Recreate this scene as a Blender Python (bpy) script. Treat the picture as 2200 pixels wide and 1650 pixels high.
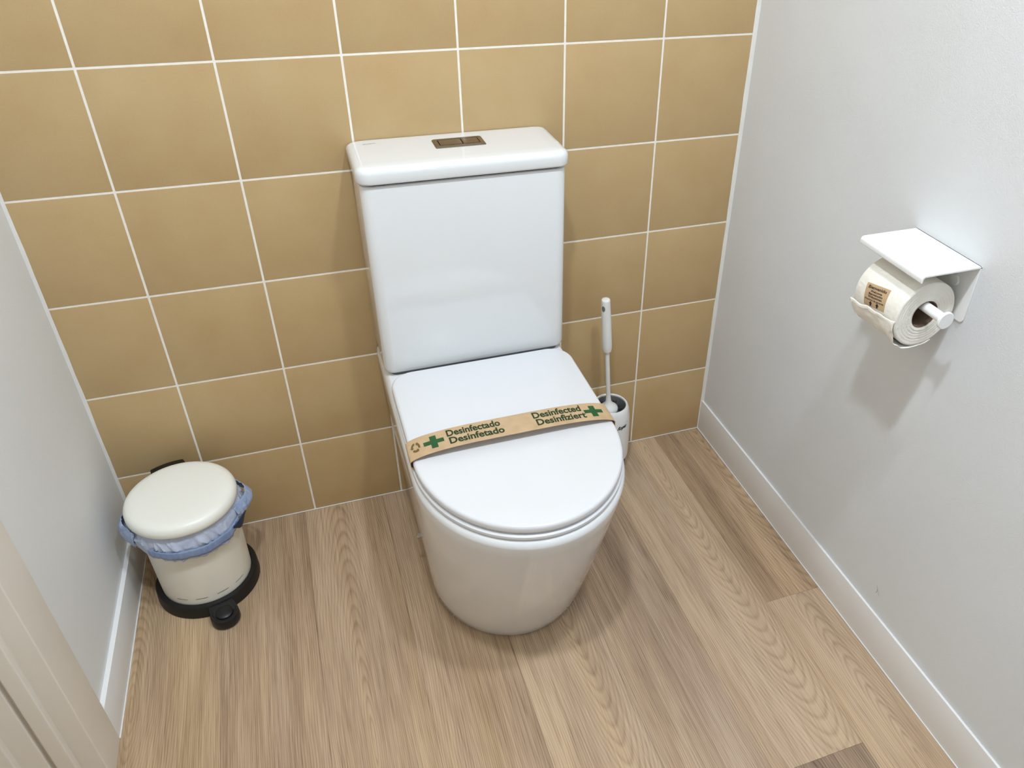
import bpy, bmesh, math, random
from mathutils import Vector, Matrix, noise

for o in list(bpy.data.objects):
    bpy.data.objects.remove(o)
scn = bpy.context.scene
col = scn.collection
random.seed(4)
PI = math.pi

# ------------------------------------------------------------------ camera
W_PX, H_PX = 2200.0, 1650.0
F_PX, CX, CY = 1698.76, 1249.29, 812.99
CAM = Vector((0.29307, -1.46118, 1.32281))
RIGHT = Vector((0.93978202, -0.34065221, 0.02767347))
FWD = Vector((0.29453423, 0.76615111, -0.57119355))
UP = Vector((0.17337628, 0.54494821, 0.82034877))
cam_data = bpy.data.cameras.new('camera')
cam_data.sensor_fit = 'HORIZONTAL'
cam_data.sensor_width = 36.0
cam_data.lens = 36.0 * F_PX / W_PX
cam_data.shift_x = (W_PX / 2 - CX) / W_PX
cam_data.shift_y = (CY - H_PX / 2) / W_PX
cam_data.clip_start = 0.02
cam = bpy.data.objects.new('camera', cam_data)
col.objects.link(cam)
cam.matrix_world = Matrix(((RIGHT.x, UP.x, -FWD.x, CAM.x), (RIGHT.y, UP.y, -FWD.y, CAM.y),
                           (RIGHT.z, UP.z, -FWD.z, CAM.z), (0, 0, 0, 1)))
scn.camera = cam

# ------------------------------------------------------------------ world, exposure, lamps' strength
world = bpy.data.worlds.new('world')
scn.world = world
world.use_nodes = True
world.node_tree.nodes['Background'].inputs[0].default_value = (0.8, 0.85, 1.0, 1)
world.node_tree.nodes['Background'].inputs[1].default_value = 0.02
scn.view_settings.view_transform = 'Standard'
scn.view_settings.look = 'None'
scn.view_settings.gamma = 1.0
scn.view_settings.use_curve_mapping = False
scn.view_settings.exposure = -0.11
LAMPS = [  # x, y, emission strength
    (0.28, -1.10, 560.0),
    (0.82, -1.10, 445.0),
    (0.85, -2.87, 150.0),
]
LAMP_COLOR = (0.90, 1.0, 1.10, 1)
LAMP_R = 0.058

# ------------------------------------------------------------------ helpers
def lin(c):
    return tuple(((v / 255.0) / 12.92 if v / 255.0 <= 0.04045 else ((v / 255.0 + 0.055) / 1.055) ** 2.4) for v in c) + (1.0,)

def mat(name, rgb, rough=0.5, metal=0.0, var=0.0, vscale=30.0, bump=0.0, bscale=200.0, coat=0.0, spec=0.5,
        rgb2=None, detail=2.0, emit=0.0, trans=0.0, sss=0.0):
    m = bpy.data.materials.new(name)
    m.use_nodes = True
    nt = m.node_tree
    b = nt.nodes['Principled BSDF']
    b.inputs['Base Color'].default_value = lin(rgb)
    b.inputs['Roughness'].default_value = rough
    b.inputs['Metallic'].default_value = metal
    b.inputs['Specular IOR Level'].default_value = spec
    b.inputs['Coat Weight'].default_value = coat
    b.inputs['Coat Roughness'].default_value = 0.05
    if trans:
        b.inputs['Transmission Weight'].default_value = trans
    if sss:
        b.inputs['Subsurface Weight'].default_value = sss
        b.inputs['Subsurface Radius'].default_value = (0.01, 0.009, 0.008)
    tc = nt.nodes.new('ShaderNodeTexCoord')
    if var or rgb2:
        n = nt.nodes.new('ShaderNodeTexNoise')
        n.inputs['Scale'].default_value = vscale
        n.inputs['Detail'].default_value = detail
        nt.links.new(tc.outputs['Object'], n.inputs['Vector'])
        r = nt.nodes.new('ShaderNodeValToRGB')
        c1 = lin(rgb)
        c2 = lin(rgb2) if rgb2 else tuple(max(0.0, v * (1 - var)) for v in c1[:3]) + (1.0,)
        r.color_ramp.elements[0].position = 0.3
        r.color_ramp.elements[1].position = 0.7
        r.color_ramp.elements[0].color = c2
        r.color_ramp.elements[1].color = c1
        nt.links.new(n.outputs['Fac'], r.inputs['Fac'])
        nt.links.new(r.outputs['Color'], b.inputs['Base Color'])
    if bump:
        n2 = nt.nodes.new('ShaderNodeTexNoise')
        n2.inputs['Scale'].default_value = bscale
        n2.inputs['Detail'].default_value = 2.0
        nt.links.new(tc.outputs['Object'], n2.inputs['Vector'])
        bp = nt.nodes.new('ShaderNodeBump')
        bp.inputs['Strength'].default_value = bump
        bp.inputs['Distance'].default_value = 0.002
        nt.links.new(n2.outputs['Fac'], bp.inputs['Height'])
        nt.links.new(bp.outputs['Normal'], b.inputs['Normal'])
    if emit:
        b.inputs['Emission Color'].default_value = LAMP_COLOR
        b.inputs['Emission Strength'].default_value = emit
    return m

def link(o, parent=None):
    col.objects.link(o)
    if parent is not None:
        o.parent = parent
        o.matrix_parent_inverse = parent_matrix(parent).inverted()
    return o

def parent_matrix(p):
    m = Matrix.LocRotScale(p.location, p.rotation_euler, p.scale)
    if p.parent is not None:
        m = parent_matrix(p.parent) @ p.matrix_parent_inverse @ m
    return m

def mesh_obj(name, verts, faces, material, parent=None, smooth=True, bevel=0.0, bseg=2, angle=35):
    me = bpy.data.meshes.new(name)
    me.from_pydata([tuple(v) for v in verts], [], [tuple(f) for f in faces])
    return finish(name, me, material, parent, smooth, bevel, bseg, angle)

def finish(name, me, material, parent=None, smooth=True, bevel=0.0, bseg=2, angle=35):
    bm = bmesh.new()
    bm.from_mesh(me)
    bmesh.ops.remove_doubles(bm, verts=bm.verts, dist=1e-7)
    bmesh.ops.recalc_face_normals(bm, faces=bm.faces)
    if bevel:
        ed = [e for e in bm.edges if len(e.link_faces) == 2 and e.calc_face_angle(0) > math.radians(angle)]
        bmesh.ops.bevel(bm, geom=ed, offset=bevel, segments=bseg, profile=0.6, affect='EDGES', clamp_overlap=True)
    if smooth:
        for f in bm.faces:
            f.smooth = True
        for e in bm.edges:
            if len(e.link_faces) == 2 and e.calc_face_angle(0) > math.radians(40):
                e.smooth = False
    bm.to_mesh(me)
    bm.free()
    me.materials.append(material)
    return link(bpy.data.objects.new(name, me), parent)

def box_data(x0, x1, y0, y1, z0, z1):
    v = [(x, y, z) for z in (z0, z1) for y in (y0, y1) for x in (x0, x1)]
    f = [(0, 2, 3, 1), (4, 5, 7, 6), (0, 1, 5, 4), (2, 6, 7, 3), (0, 4, 6, 2), (1, 3, 7, 5)]
    return v, f

def box(name, x0, x1, y0, y1, z0, z1, material, parent=None, bevel=0.0, bseg=2):
    v, f = box_data(x0, x1, y0, y1, z0, z1)
    return mesh_obj(name, v, f, material, parent, smooth=bevel > 0, bevel=bevel, bseg=bseg)

def lathe_data(profile, center, axis='z', n=64):
    """profile: list of (radius, height). A radius of 0 closes the end."""
    v, f, rings = [], [], []
    for r, h in profile:
        if r <= 1e-9:
            v.append((0, 0, h)); rings.append([len(v) - 1])
        else:
            rings.append(list(range(len(v), len(v) + n)))
            for i in range(n):
                t = 2 * PI * i / n
                v.append((r * math.cos(t), r * math.sin(t), h))
    for a, b in zip(rings, rings[1:]):
        if len(a) == 1 and len(b) == 1:
            continue
        for i in range(n):
            j = (i + 1) % n
            if len(a) == 1:
                f.append((a[0], b[i], b[j]))
            elif len(b) == 1:
                f.append((a[i], b[0], a[j]))
            else:
                f.append((a[i], b[i], b[j], a[j]))
    out = []
    for x, y, z in v:
        if axis == 'z': q = (x, y, z)
        elif axis == 'y': q = (x, z, y)
        else: q = (z, x, y)
        out.append((q[0] + center[0], q[1] + center[1], q[2] + center[2]))
    return out, f

def lathe(name, profile, center, material, parent=None, axis='z', n=64, **k):
    v, f = lathe_data(profile, center, axis, n)
    return mesh_obj(name, v, f, material, parent, **k)

def loft(name, rings, material, parent=None, cap=(True, True), closed=False, **k):
    n = len(rings[0])
    v = [p for r in rings for p in r]
    f = []
    m = len(rings)
    for i in range(m if closed else m - 1):
        a, b = i * n, ((i + 1) % m) * n
        for j in range(n):
            q = (j + 1) % n
            f.append((a + j, a + q, b + q, b + j))
    if not closed:
        if cap[0]: f.append(tuple(range(n - 1, -1, -1)))
        if cap[1]: f.append(tuple(range((m - 1) * n, m * n)))
    return mesh_obj(name, v, f, material, parent, **k)

def extrude_profile(name, pts, z0, z1, material, parent=None, bevel=0.0, bseg=2, smooth=True):
    n = len(pts)
    v = [(x, y, z0) for x, y in pts] + [(x, y, z1) for x, y in pts]
    f = [(i, (i + 1) % n, n + (i + 1) % n, n + i) for i in range(n)]
    f += [tuple(range(n - 1, -1, -1)), tuple(range(n, 2 * n))]
    return mesh_obj(name, v, f, material, parent, smooth=smooth, bevel=bevel, bseg=bseg)

def rrect(x0, x1, y0, y1, r, seg=8, rs=None):
    """rounded rectangle outline; r one value or four (x0y0, x1y0, x1y1, x0y1)"""
    rs = rs or (r, r, r, r)
    out = []
    for (cx, cy, a0), rr in zip(((x0, y0, PI), (x1, y0, 1.5 * PI), (x1, y1, 0), (x0, y1, 0.5 * PI)), rs):
        sx = 1 if cx == x0 else -1
        sy = 1 if cy == y0 else -1
        for i in range(seg + 1):
            t = a0 + 0.5 * PI * i / seg
            out.append((cx + sx * rr + rr * math.cos(t), cy + sy * rr + rr * math.sin(t)))
    return out

def dshape(cx, a, yb, y0, b, rc, nf=48, nc=8, ns=6, ex=2.0):
    """D outline: straight sides from the back yb to y0, super-elliptic front of depth b"""
    out = []
    for i in range(nc + 1):                      # back right corner
        t = 0.5 * PI * i / nc
        out.append((cx + a - rc + rc * math.cos(t), yb - rc + rc * math.sin(t)))
    for i in range(nc + 1):                      # back left corner
        t = 0.5 * PI + 0.5 * PI * i / nc
        out.append((cx - a + rc + rc * math.cos(t), yb - rc + rc * math.sin(t)))
    for i in range(1, ns):
        out.append((cx - a, yb - rc + (y0 - yb + rc) * i / ns))
    for i in range(nf + 1):
        t = PI + PI * i / nf
        c, s = math.cos(t), math.sin(t)
        out.append((cx + a * math.copysign(abs(c) ** (2 / ex), c), y0 + b * math.copysign(abs(s) ** (2 / ex), s)))
    for i in range(1, ns):
        out.append((cx + a, y0 + (yb - rc - y0) * i / ns))
    return out

def empty(name, loc, label=None, cat=None, group=None, rotz=0.0):
    o = bpy.data.objects.new(name, None)
    o.empty_display_size = 0.05
    o.location = loc
    o.rotation_euler = (0, 0, rotz)
    col.objects.link(o)
    if label: o['label'] = label
    if cat: o['category'] = cat
    if group: o['group'] = group
    return o

def tag(o, label, cat, group=None):
    o['label'] = label
    o['category'] = cat
    if group: o['group'] = group
    return o

def struct(o, label=None):
    o['kind'] = 'structure'
    if label: o['label'] = label
    return o

def text_mesh(s, bold=0.0, shear=0.0, spacing=1.0):
    """flat mesh of a text, scaled to width 1 with cap height kept in proportion: returns verts, faces, width, height"""
    c = bpy.data.curves.new('text', 'FONT')
    c.body = s
    c.size = 1.0
    c.offset = bold
    c.shear = shear
    c.space_character = spacing
    c.resolution_u = 3
    o = bpy.data.objects.new('text', c)
    col.objects.link(o)
    dg = bpy.context.evaluated_depsgraph_get()
    me = bpy.data.meshes.new_from_object(o.evaluated_get(dg))
    v = [tuple(q.co) for q in me.vertices]
    f = [tuple(p.vertices) for p in me.polygons]
    bpy.data.meshes.remove(me)
    bpy.data.objects.remove(o)
    bpy.data.curves.remove(c)
    x0 = min(q[0] for q in v); x1 = max(q[0] for q in v)
    v = [(q[0] - x0, q[1]) for q in v]
    return v, f, x1 - x0

def lettering(name, items, mapper, material, parent):
    """items: (text, x0, x1, baseline, cap height, bold, shear) in the flat space of the mapper"""
    for s, x0, x1, base, cap, bold, shear in items:
        v, f, w = text_mesh(s, bold, shear)
        V = [mapper(x0 + q[0] / w * (x1 - x0), base + q[1] / 0.70 * cap) for q in v]
        flat_print(name, V, f, material, parent)

def flat_print(name, V, F, material, parent):
    me = bpy.data.meshes.new(name)
    me.from_pydata([tuple(v) for v in V], [], F)
    me.materials.append(material)
    return link(bpy.data.objects.new(name, me), parent)

# ------------------------------------------------------------------ materials
M = {}
M['wall'] = mat('wall_paint', (228, 230, 232), 0.65, bump=0.28, bscale=420, var=0.03, vscale=6)
M['wall_left'] = mat('left_wall_paint', (234, 235, 234), 0.6, bump=0.18, bscale=420, var=0.02, vscale=5)
M['ceiling'] = mat('ceiling_paint', (222, 223, 223), 0.8, var=0.02, vscale=3)
M['front'] = mat('front_wall_paint', (190, 188, 184), 0.7, var=0.03, vscale=5)
M['skirting'] = mat('skirting_paint', (240, 240, 239), 0.4, var=0.02, vscale=8)
M['skirting_edge'] = mat('sealant', (236, 234, 230), 0.4, bump=0.3, bscale=60, var=0.05, vscale=40)
M['grout'] = mat('grout', (250, 244, 232), 0.8, var=0.08, vscale=60)
M['porcelain'] = mat('porcelain', (230, 231, 231), 0.07, coat=0.4, var=0.01, vscale=4)
M['seat'] = mat('seat_plastic', (223, 223, 225), 0.16, var=0.01, vscale=4)
M['chrome'] = mat('chrome', (200, 196, 190), 0.16, metal=1.0, var=0.03, vscale=20)
M['satin'] = mat('satin_chrome', (150, 140, 128), 0.3, metal=1.0, var=0.06, vscale=90)
M['dark_gap'] = mat('dark_gap', (20, 19, 18), 0.8, var=0.1)
M['grey_gap_shade'] = mat('grey_gap_shade', (96, 96, 98), 0.7, var=0.1)  # shade colour for the gap below the cistern
M['kraft'] = mat('kraft_paper', (201, 172, 134), 0.75, rgb2=(189, 159, 122), vscale=60, bump=0.1, bscale=300, detail=6)
M['green'] = mat('green_ink', (34, 88, 40), 0.7, var=0.15, vscale=80)
M['green_dark'] = mat('dark_green_ink', (30, 56, 18), 0.7, var=0.1, vscale=80)
M['olive'] = mat('olive_ink', (112, 92, 44), 0.7, var=0.1, vscale=80)
M['ink'] = mat('black_ink', (16, 13, 12), 0.6, var=0.1)
M['ink_grey'] = mat('grey_ink', (120, 120, 114), 0.5, var=0.1)
M['paper'] = mat('tissue', (246, 242, 232), 0.9, bump=0.5, bscale=140, var=0.04, vscale=50)
M['paper_face'] = mat('tissue_edge', (240, 237, 228), 0.95, bump=0.4, bscale=500, var=0.06, vscale=90)
M['card'] = mat('core_card', (120, 100, 82), 0.9, var=0.1, vscale=60)
M['white_metal'] = mat('white_coated_metal', (246, 247, 246), 0.35, var=0.01, vscale=20)
M['bin_cream'] = mat('cream_enamel', (236, 231, 216), 0.35, var=0.02, vscale=14, bump=0.05, bscale=400)
M['bin_lid'] = mat('cream_lid', (243, 241, 231), 0.32, var=0.01, vscale=10)
M['black'] = mat('black_plastic', (12, 11, 11), 0.45, var=0.2, vscale=30)
M['bag'] = mat('bag_film', (196, 203, 220), 0.28, rgb2=(172, 182, 206), vscale=28, bump=0.9, bscale=90, detail=4, sss=0.0)
M['bag_tape'] = mat('bag_tape', (142, 160, 194), 0.35, rgb2=(126, 146, 184), vscale=30, bump=0.3, bscale=60)
M['bag_ear'] = mat('bag_ear', (176, 190, 216), 0.32, rgb2=(140, 158, 194), vscale=45, bump=0.9, bscale=110, detail=4)
M['bag_dark'] = mat('bag_fold_shade', (26, 44, 74), 0.5, var=0.2, vscale=40)  # shaded tone of the film, for the dark hollow in the liner
M['brush_white'] = mat('brush_plastic', (238, 237, 233), 0.4, var=0.02, vscale=30)
M['pot_white'] = mat('pot_plastic', (240, 240, 238), 0.28, var=0.01, vscale=30)
M['pot_inner'] = mat('pot_inner', (120, 120, 118), 0.5, var=0.05, vscale=30)
M['frame'] = mat('door_frame_paint', (238, 231, 219), 0.45, bump=0.08, bscale=300, var=0.03, vscale=8)
M['lamp_ring'] = mat('lamp_ring', (240, 240, 240), 0.4, var=0.02)

def tile_material():
    m = mat('wall_tile', (196, 167, 121), 0.36, spec=0.45)
    nt = m.node_tree
    b = nt.nodes['Principled BSDF']
    tc = nt.nodes.new('ShaderNodeTexCoord')
    geo = nt.nodes.new('ShaderNodeNewGeometry')
    oi = nt.nodes.new('ShaderNodeObjectInfo')
    n1 = nt.nodes.new('ShaderNodeTexNoise'); n1.inputs['Scale'].default_value = 9; n1.inputs['Detail'].default_value = 3
    n2 = nt.nodes.new('ShaderNodeTexNoise'); n2.inputs['Scale'].default_value = 420; n2.inputs['Detail'].default_value = 2
    nt.links.new(geo.outputs['Position'], n1.inputs['Vector'])
    nt.links.new(geo.outputs['Position'], n2.inputs['Vector'])
    r = nt.nodes.new('ShaderNodeValToRGB')
    r.color_ramp.elements[0].position = 0.25; r.color_ramp.elements[1].position = 0.75
    r.color_ramp.elements[0].color = lin((189, 158, 112)); r.color_ramp.elements[1].color = lin((197, 169, 124))
    nt.links.new(n1.outputs['Fac'], r.inputs['Fac'])
    hv = nt.nodes.new('ShaderNodeHueSaturation')
    mr = nt.nodes.new('ShaderNodeMapRange')
    mr.inputs['To Min'].default_value = 0.985; mr.inputs['To Max'].default_value = 1.015
    nt.links.new(oi.outputs['Random'], mr.inputs['Value'])
    mx = nt.nodes.new('ShaderNodeMath'); mx.operation = 'MULTIPLY_ADD'
    nt.links.new(n2.outputs['Fac'], mx.inputs[0]); mx.inputs[1].default_value = 0.10
    sub = nt.nodes.new('ShaderNodeMath'); sub.operation = 'SUBTRACT'; sub.inputs[1].default_value = 0.05
    nt.links.new(mr.outputs[0], sub.inputs[0])
    nt.links.new(sub.outputs[0], mx.inputs[2])
    nt.links.new(mx.outputs[0], hv.inputs['Value'])
    nt.links.new(r.outputs['Color'], hv.inputs['Color'])
    nt.links.new(hv.outputs['Color'], b.inputs['Base Color'])
    bp = nt.nodes.new('ShaderNodeBump'); bp.inputs['Strength'].default_value = 0.05; bp.inputs['Distance'].default_value = 0.001
    nt.links.new(n2.outputs['Fac'], bp.inputs['Height'])
    nt.links.new(bp.outputs['Normal'], b.inputs['Normal'])
    return m
M['tile'] = tile_material()

def plank_material():
    """oak print: growth rings of a slanted trunk cut by the board plane, plus pores along the board"""
    m = bpy.data.materials.new('oak_plank')
    m.use_nodes = True
    nt = m.node_tree
    L = nt.links.new
    b = nt.nodes['Principled BSDF']
    b.inputs['Roughness'].default_value = 0.5
    b.inputs['Specular IOR Level'].default_value = 0.35

    def node(t, **kw):
        n = nt.nodes.new(t)
        for k, v in kw.items():
            setattr(n, k, v)
        return n

    def math_(op, a, c=None, d=None):
        n = node('ShaderNodeMath', operation=op)
        for i, q in enumerate((a, c, d)):
            if q is None: continue
            if isinstance(q, (int, float)): n.inputs[i].default_value = q
            else: L(q, n.inputs[i])
        return n.outputs[0]

    def attr(nm):
        return node('ShaderNodeAttribute', attribute_type='OBJECT', attribute_name=nm).outputs['Fac']

    def noise_(vec, scale, detail=3.0, rough=0.5):
        n = node('ShaderNodeTexNoise')
        n.inputs['Scale'].default_value = scale
        n.inputs['Detail'].default_value = detail
        n.inputs['Roughness'].default_value = rough
        L(vec, n.inputs['Vector'])
        return n.outputs['Fac']

    def vec(x, y, z):
        n = node('ShaderNodeCombineXYZ')
        for i, q in enumerate((x, y, z)):
            if isinstance(q, (int, float)): n.inputs[i].default_value = q
            else: L(q, n.inputs[i])
        return n.outputs[0]

    geo = node('ShaderNodeNewGeometry')
    sp = node('ShaderNodeSeparateXYZ')
    L(geo.outputs['Position'], sp.inputs[0])
    X, Y = sp.outputs[0], sp.outputs[1]
    seed, rx, tone, slope, warm = attr('seed'), attr('ring_x'), attr('tone'), attr('slope'), attr('warm')
    # wander of the grain
    wob = noise_(vec(math_('MULTIPLY', X, 7.0), math_('MULTIPLY', Y, 1.9), seed), 1.0, 3.0)
    wob2 = noise_(vec(math_('MULTIPLY', X, 60.0), math_('MULTIPLY', Y, 6.0), seed), 1.0, 2.0)
    dx = math_('SUBTRACT', X, rx)
    dx = math_('ADD', dx, math_('MULTIPLY', math_('SUBTRACT', wob, 0.5), 0.045))
    dx = math_('ADD', dx, math_('MULTIPLY', math_('SUBTRACT', wob2, 0.5), 0.0010))
    depth = math_('MULTIPLY', math_('SUBTRACT', Y, attr('ring_y')), slope)
    rad = math_('SQRT', math_('ADD', math_('MULTIPLY', dx, dx), math_('MULTIPLY', depth, depth)))
    rings = math_('FRACT', math_('MULTIPLY', rad, 270.0))
    ringline = node('ShaderNodeValToRGB')
    e = ringline.color_ramp.elements
    e[0].position = 0.0; e[0].color = (0.25, 0.25, 0.25, 1)
    e[1].position = 0.28; e[1].color = (1, 1, 1, 1)
    k = e.new(0.72); k.color = (0.85, 0.85, 0.85, 1)
    k = e.new(1.0); k.color = (0.25, 0.25, 0.25, 1)
    L(rings, ringline.inputs['Fac'])
    # long pores
    pores = noise_(vec(math_('MULTIPLY', X, 620.0), math_('MULTIPLY', Y, 9.0), seed), 1.0, 2.0, 0.6)
    pores2 = noise_(vec(math_('MULTIPLY', X, 240.0), math_('MULTIPLY', Y, 5.0), math_('ADD', seed, 3.0)), 1.0, 2.0)
    band = noise_(vec(math_('MULTIPLY', X, 22.0), math_('MULTIPLY', Y, 1.3), math_('ADD', seed, 7.0)), 1.0, 3.0)
    rmod = noise_(vec(math_('MULTIPLY', X, 16.0), math_('MULTIPLY', Y, 3.0), math_('ADD', seed, 2.0)), 1.0, 3.0)
    fac = math_('MULTIPLY', math_('MULTIPLY', ringline.outputs['Color'], math_('ADD', rmod, 0.1)), 0.50)
    fac = math_('ADD', fac, math_('MULTIPLY', pores, 0.62))
    fac = math_('ADD', fac, math_('MULTIPLY', pores2, 0.50))
    fac = math_('ADD', fac, math_('MULTIPLY', band, 0.72))
    fl = noise_(vec(math_('MULTIPLY', X, 430.0), math_('MULTIPLY', Y, 15.0), math_('ADD', seed, 5.0)), 1.0, 1.0)
    flr = node('ShaderNodeMapRange')
    flr.inputs['From Min'].default_value = 0.30; flr.inputs['From Max'].default_value = 0.46
    flr.inputs['To Min'].default_value = -0.15; flr.inputs['To Max'].default_value = 0.0
    L(fl, flr.inputs['Value'])
    fac = math_('ADD', fac, flr.outputs[0])
    fac = math_('ADD', fac, math_('SUBTRACT', tone, 1.06))
    ramp = node('ShaderNodeValToRGB')
    e = ramp.color_ramp.elements
    e[0].position = -0.0; e[0].color = lin((98, 80, 64))
    e[1].position = 1.0; e[1].color = lin((205, 183, 154))
    k = e.new(0.45); k.color = lin((160, 137, 112))
    L(fac, ramp.inputs['Fac'])
    wm = node('ShaderNodeMix', data_type='RGBA', blend_type='MULTIPLY')
    wm.inputs['Factor'].default_value = 1.0
    L(ramp.outputs['Color'], wm.inputs['A'])
    wr = node('ShaderNodeValToRGB')
    wr.color_ramp.elements[0].color = (0.98, 0.95, 1.0, 1)
    wr.color_ramp.elements[1].color = (1.06, 0.98, 0.84, 1)
    hue = noise_(vec(math_('MULTIPLY', X, 14.0), math_('MULTIPLY', Y, 0.9), math_('ADD', seed, 11.0)), 1.0, 2.0)
    L(math_('ADD', math_('MULTIPLY', math_('SUBTRACT', hue, 0.5), 1.6), warm), wr.inputs['Fac'])
    L(wr.outputs['Color'], wm.inputs['B'])
    L(wm.outputs['Result'], b.inputs['Base Color'])
    bp = node('ShaderNodeBump')
    bp.inputs['Strength'].default_value = 0.12
    bp.inputs['Distance'].default_value = 0.001
    L(pores, bp.inputs['Height'])
    L(bp.outputs['Normal'], b.inputs['Normal'])
    return m
M['plank'] = plank_material()
M['underlay'] = mat('underlay', (120, 98, 78), 0.9, var=0.1)

# ------------------------------------------------------------------ room shell
XR = 1.200            # right wall
YB = -3.30            # wall behind the camera
CEIL = 2.50
XL0 = -0.165          # left wall at the tiled wall
XL1 = -0.1745         # left wall at the door casing
FR0, FR1 = -0.475, -0.555   # door casing
ROW0 = 0.1965

floor = struct(box('floor', -0.45, XR + 0.05, YB - 0.05, 0.05, -0.05, -0.0035, M['underlay']))
plank_rows = [  # x0, x1, end joints (y), per board: heart line x, tone, ring slope, warmth, heart y
    (1.066, XR, [-0.578], [(1.19, 0.50, 0.10, 0.55, 0.2), (1.145, 0.66, 0.11, 0.5, -0.98)]),
    (0.888, 1.066, [-0.906], [(1.018, 0.70, 0.11, 0.45, -0.10), (0.95, 0.34, 0.09, 0.05, -1.3)]),
    (0.710, 0.888, [-1.35], [(0.93, 0.50, 0.03, 0.15, 0.3), (0.80, 0.6, 0.08, 0.5, -1.9)]),
    (0.532, 0.710, [-1.15], [(0.655, 0.63, 0.10, 0.45, -0.25), (0.62, 0.6, 0.08, 0.5, -1.9)]),
    (0.354, 0.532, [-1.45], [(0.30, 0.60, 0.03, 0.5, 0.3), (0.44, 0.6, 0.08, 0.5, -1.9)]),
    (0.176, 0.354, [-1.25], [(0.245, 0.60, 0.085, 0.5, -0.62), (0.25, 0.6, 0.08, 0.5, -1.9)]),
    (-0.002, 0.176, [-1.50], [(0.26, 0.50, 0.03, 0.5, -0.9), (0.08, 0.6, 0.08, 0.5, -1.9)]),
    (-0.30, -0.002, [-1.10], [(-0.15, 0.58, 0.14, 0.8, -0.42), (-0.1, 0.6, 0.08, 0.5, -1.9)]),
]
GAP = 0.00012
pi = 0
for x0, x1, joints, props in plank_rows:
    ys = [0.0] + joints + [YB]
    for k in range(len(ys) - 1):
        rx, tone, slope, warm, ry = props[min(k, len(props) - 1)]
        pl = box('plank', x0 + GAP, x1 - GAP, ys[k + 1] + GAP, ys[k] - GAP, -0.004, 0.0, M['plank'], floor, bevel=0.0002, bseg=1)
        pi += 1
        pl['seed'] = float(pi * 5.37)
        pl['ring_x'] = rx
        pl['tone'] = tone
        pl['slope'] = abs(slope)
        pl['ring_y'] = ry
        pl['warm'] = warm

wall_back = struct(box('wall_back', XL0 - 0.15, XR + 0.1, 0.0003, 0.12, -0.05, CEIL, M['grout']),
                   'back wall with square tan tiles and white grout')
TG = 0.0019
cols = [XL0, 0.0, 0.2, 0.4, 0.6, 0.8, 1.0, XR]
rows = [0.0, ROW0]
while rows[-1] + 0.2 < CEIL:
    rows.append(rows[-1] + 0.2)
rows.append(CEIL)
tile_cache = {}
for i in range(len(cols) - 1):
    for j in range(len(rows) - 1):
        x0, x1, z0, z1 = cols[i], cols[i + 1], rows[j], rows[j + 1]
        if z1 - z0 < 0.01: continue
        w, h = round(x1 - x0, 4), round(z1 - z0, 4)
        key = (w, h)
        if key not in tile_cache:
            o = box('tile', -w / 2 + TG, w / 2 - TG, -0.0004, 0.006, -h / 2 + TG, h / 2 - TG, M['tile'], None, bevel=0.0009, bseg=2)
            tile_cache[key] = o.data
            col.objects.unlink(o); bpy.data.objects.remove(o)
        o = bpy.data.objects.new('tile', tile_cache[key])
        o.location = ((x0 + x1) / 2, 0.0, (z0 + z1) / 2)
        link(o, wall_back)

wall_right = struct(box('wall_right', XR, XR + 0.1, YB, 0.0, -0.05, CEIL, M['wall']), 'plain light grey painted wall on the right')
# left wall runs slightly out of square, up to the door casing
wl = extrude_profile('wall_left', [(XL0, 0.0), (XL1, FR0 - 0.01), (-0.32, FR0 - 0.01), (-0.32, 0.0)], -0.05, CEIL, M['wall_left'], smooth=False)
struct(wl, 'plain light grey painted wall on the left')
struct(box('wall_left_far', -0.32, -0.175, YB, -1.55, -0.05, CEIL, M['wall_left']))
struct(box('wall_left_top', -0.32, -0.175, -1.55, FR0 - 0.01, 2.12, CEIL, M['wall_left']))
struct(box('wall_front', -0.45, XR + 0.1, YB - 0.1, YB, -0.05, CEIL, M['front']))
struct(box('ceiling', -0.45, XR + 0.1, YB - 0.1, 0.1, CEIL, CEIL + 0.05, M['ceiling']))

def scuff(name, pts, w, parent, ax):
    V, F = [], []
    for i, (y, z) in enumerate(pts):
        for sgn in (-1, 1):
            V.append((ax, y + sgn * w / 2, z))
    for i in range(len(pts) - 1):
        F.append((2 * i, 2 * i + 1, 2 * i + 3, 2 * i + 2))
    return flat_print(name, V, F, M['ink_grey'], parent)
# skirting boards and sealant joints
scuff('scuff_mark', [(-0.712, 0.151), (-0.716, 0.145), (-0.7165, 0.140), (-0.715, 0.134)], 0.0008, wall_right, XR - 0.0003)
scuff('scuff_mark', [(-0.716, 0.145), (-0.720, 0.141), (-0.724, 0.135)], 0.0007, wall_right, XR - 0.0003)
bbr = struct(box('baseboard_right', XR - 0.005, XR, YB, -0.0012, 0.0, 0.0925, M['skirting'], bevel=0.0012, bseg=2))
box('sealant_joint', XR - 0.0075, XR - 0.0045, YB, -0.001, 0.0, 0.0022, M['skirting_edge'], bbr, bevel=0.0008, bseg=1)
BT = 0.009
bbl = extrude_profile('baseboard_left', [(XL0, -0.0012), (XL0 + BT, -0.0012), (XL1 + BT, FR0), (XL1, FR0)], 0.0, 0.087, M['skirting'], bevel=0.001)
struct(bbl)
jl = extrude_profile('sealant_joint', [(XL0 + BT - 0.001, -0.0012), (XL0 + BT + 0.002, -0.0012), (XL1 + BT + 0.002, FR0), (XL1 + BT - 0.001, FR0)], 0.0, 0.002, M['skirting_edge'], bbl)
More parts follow.
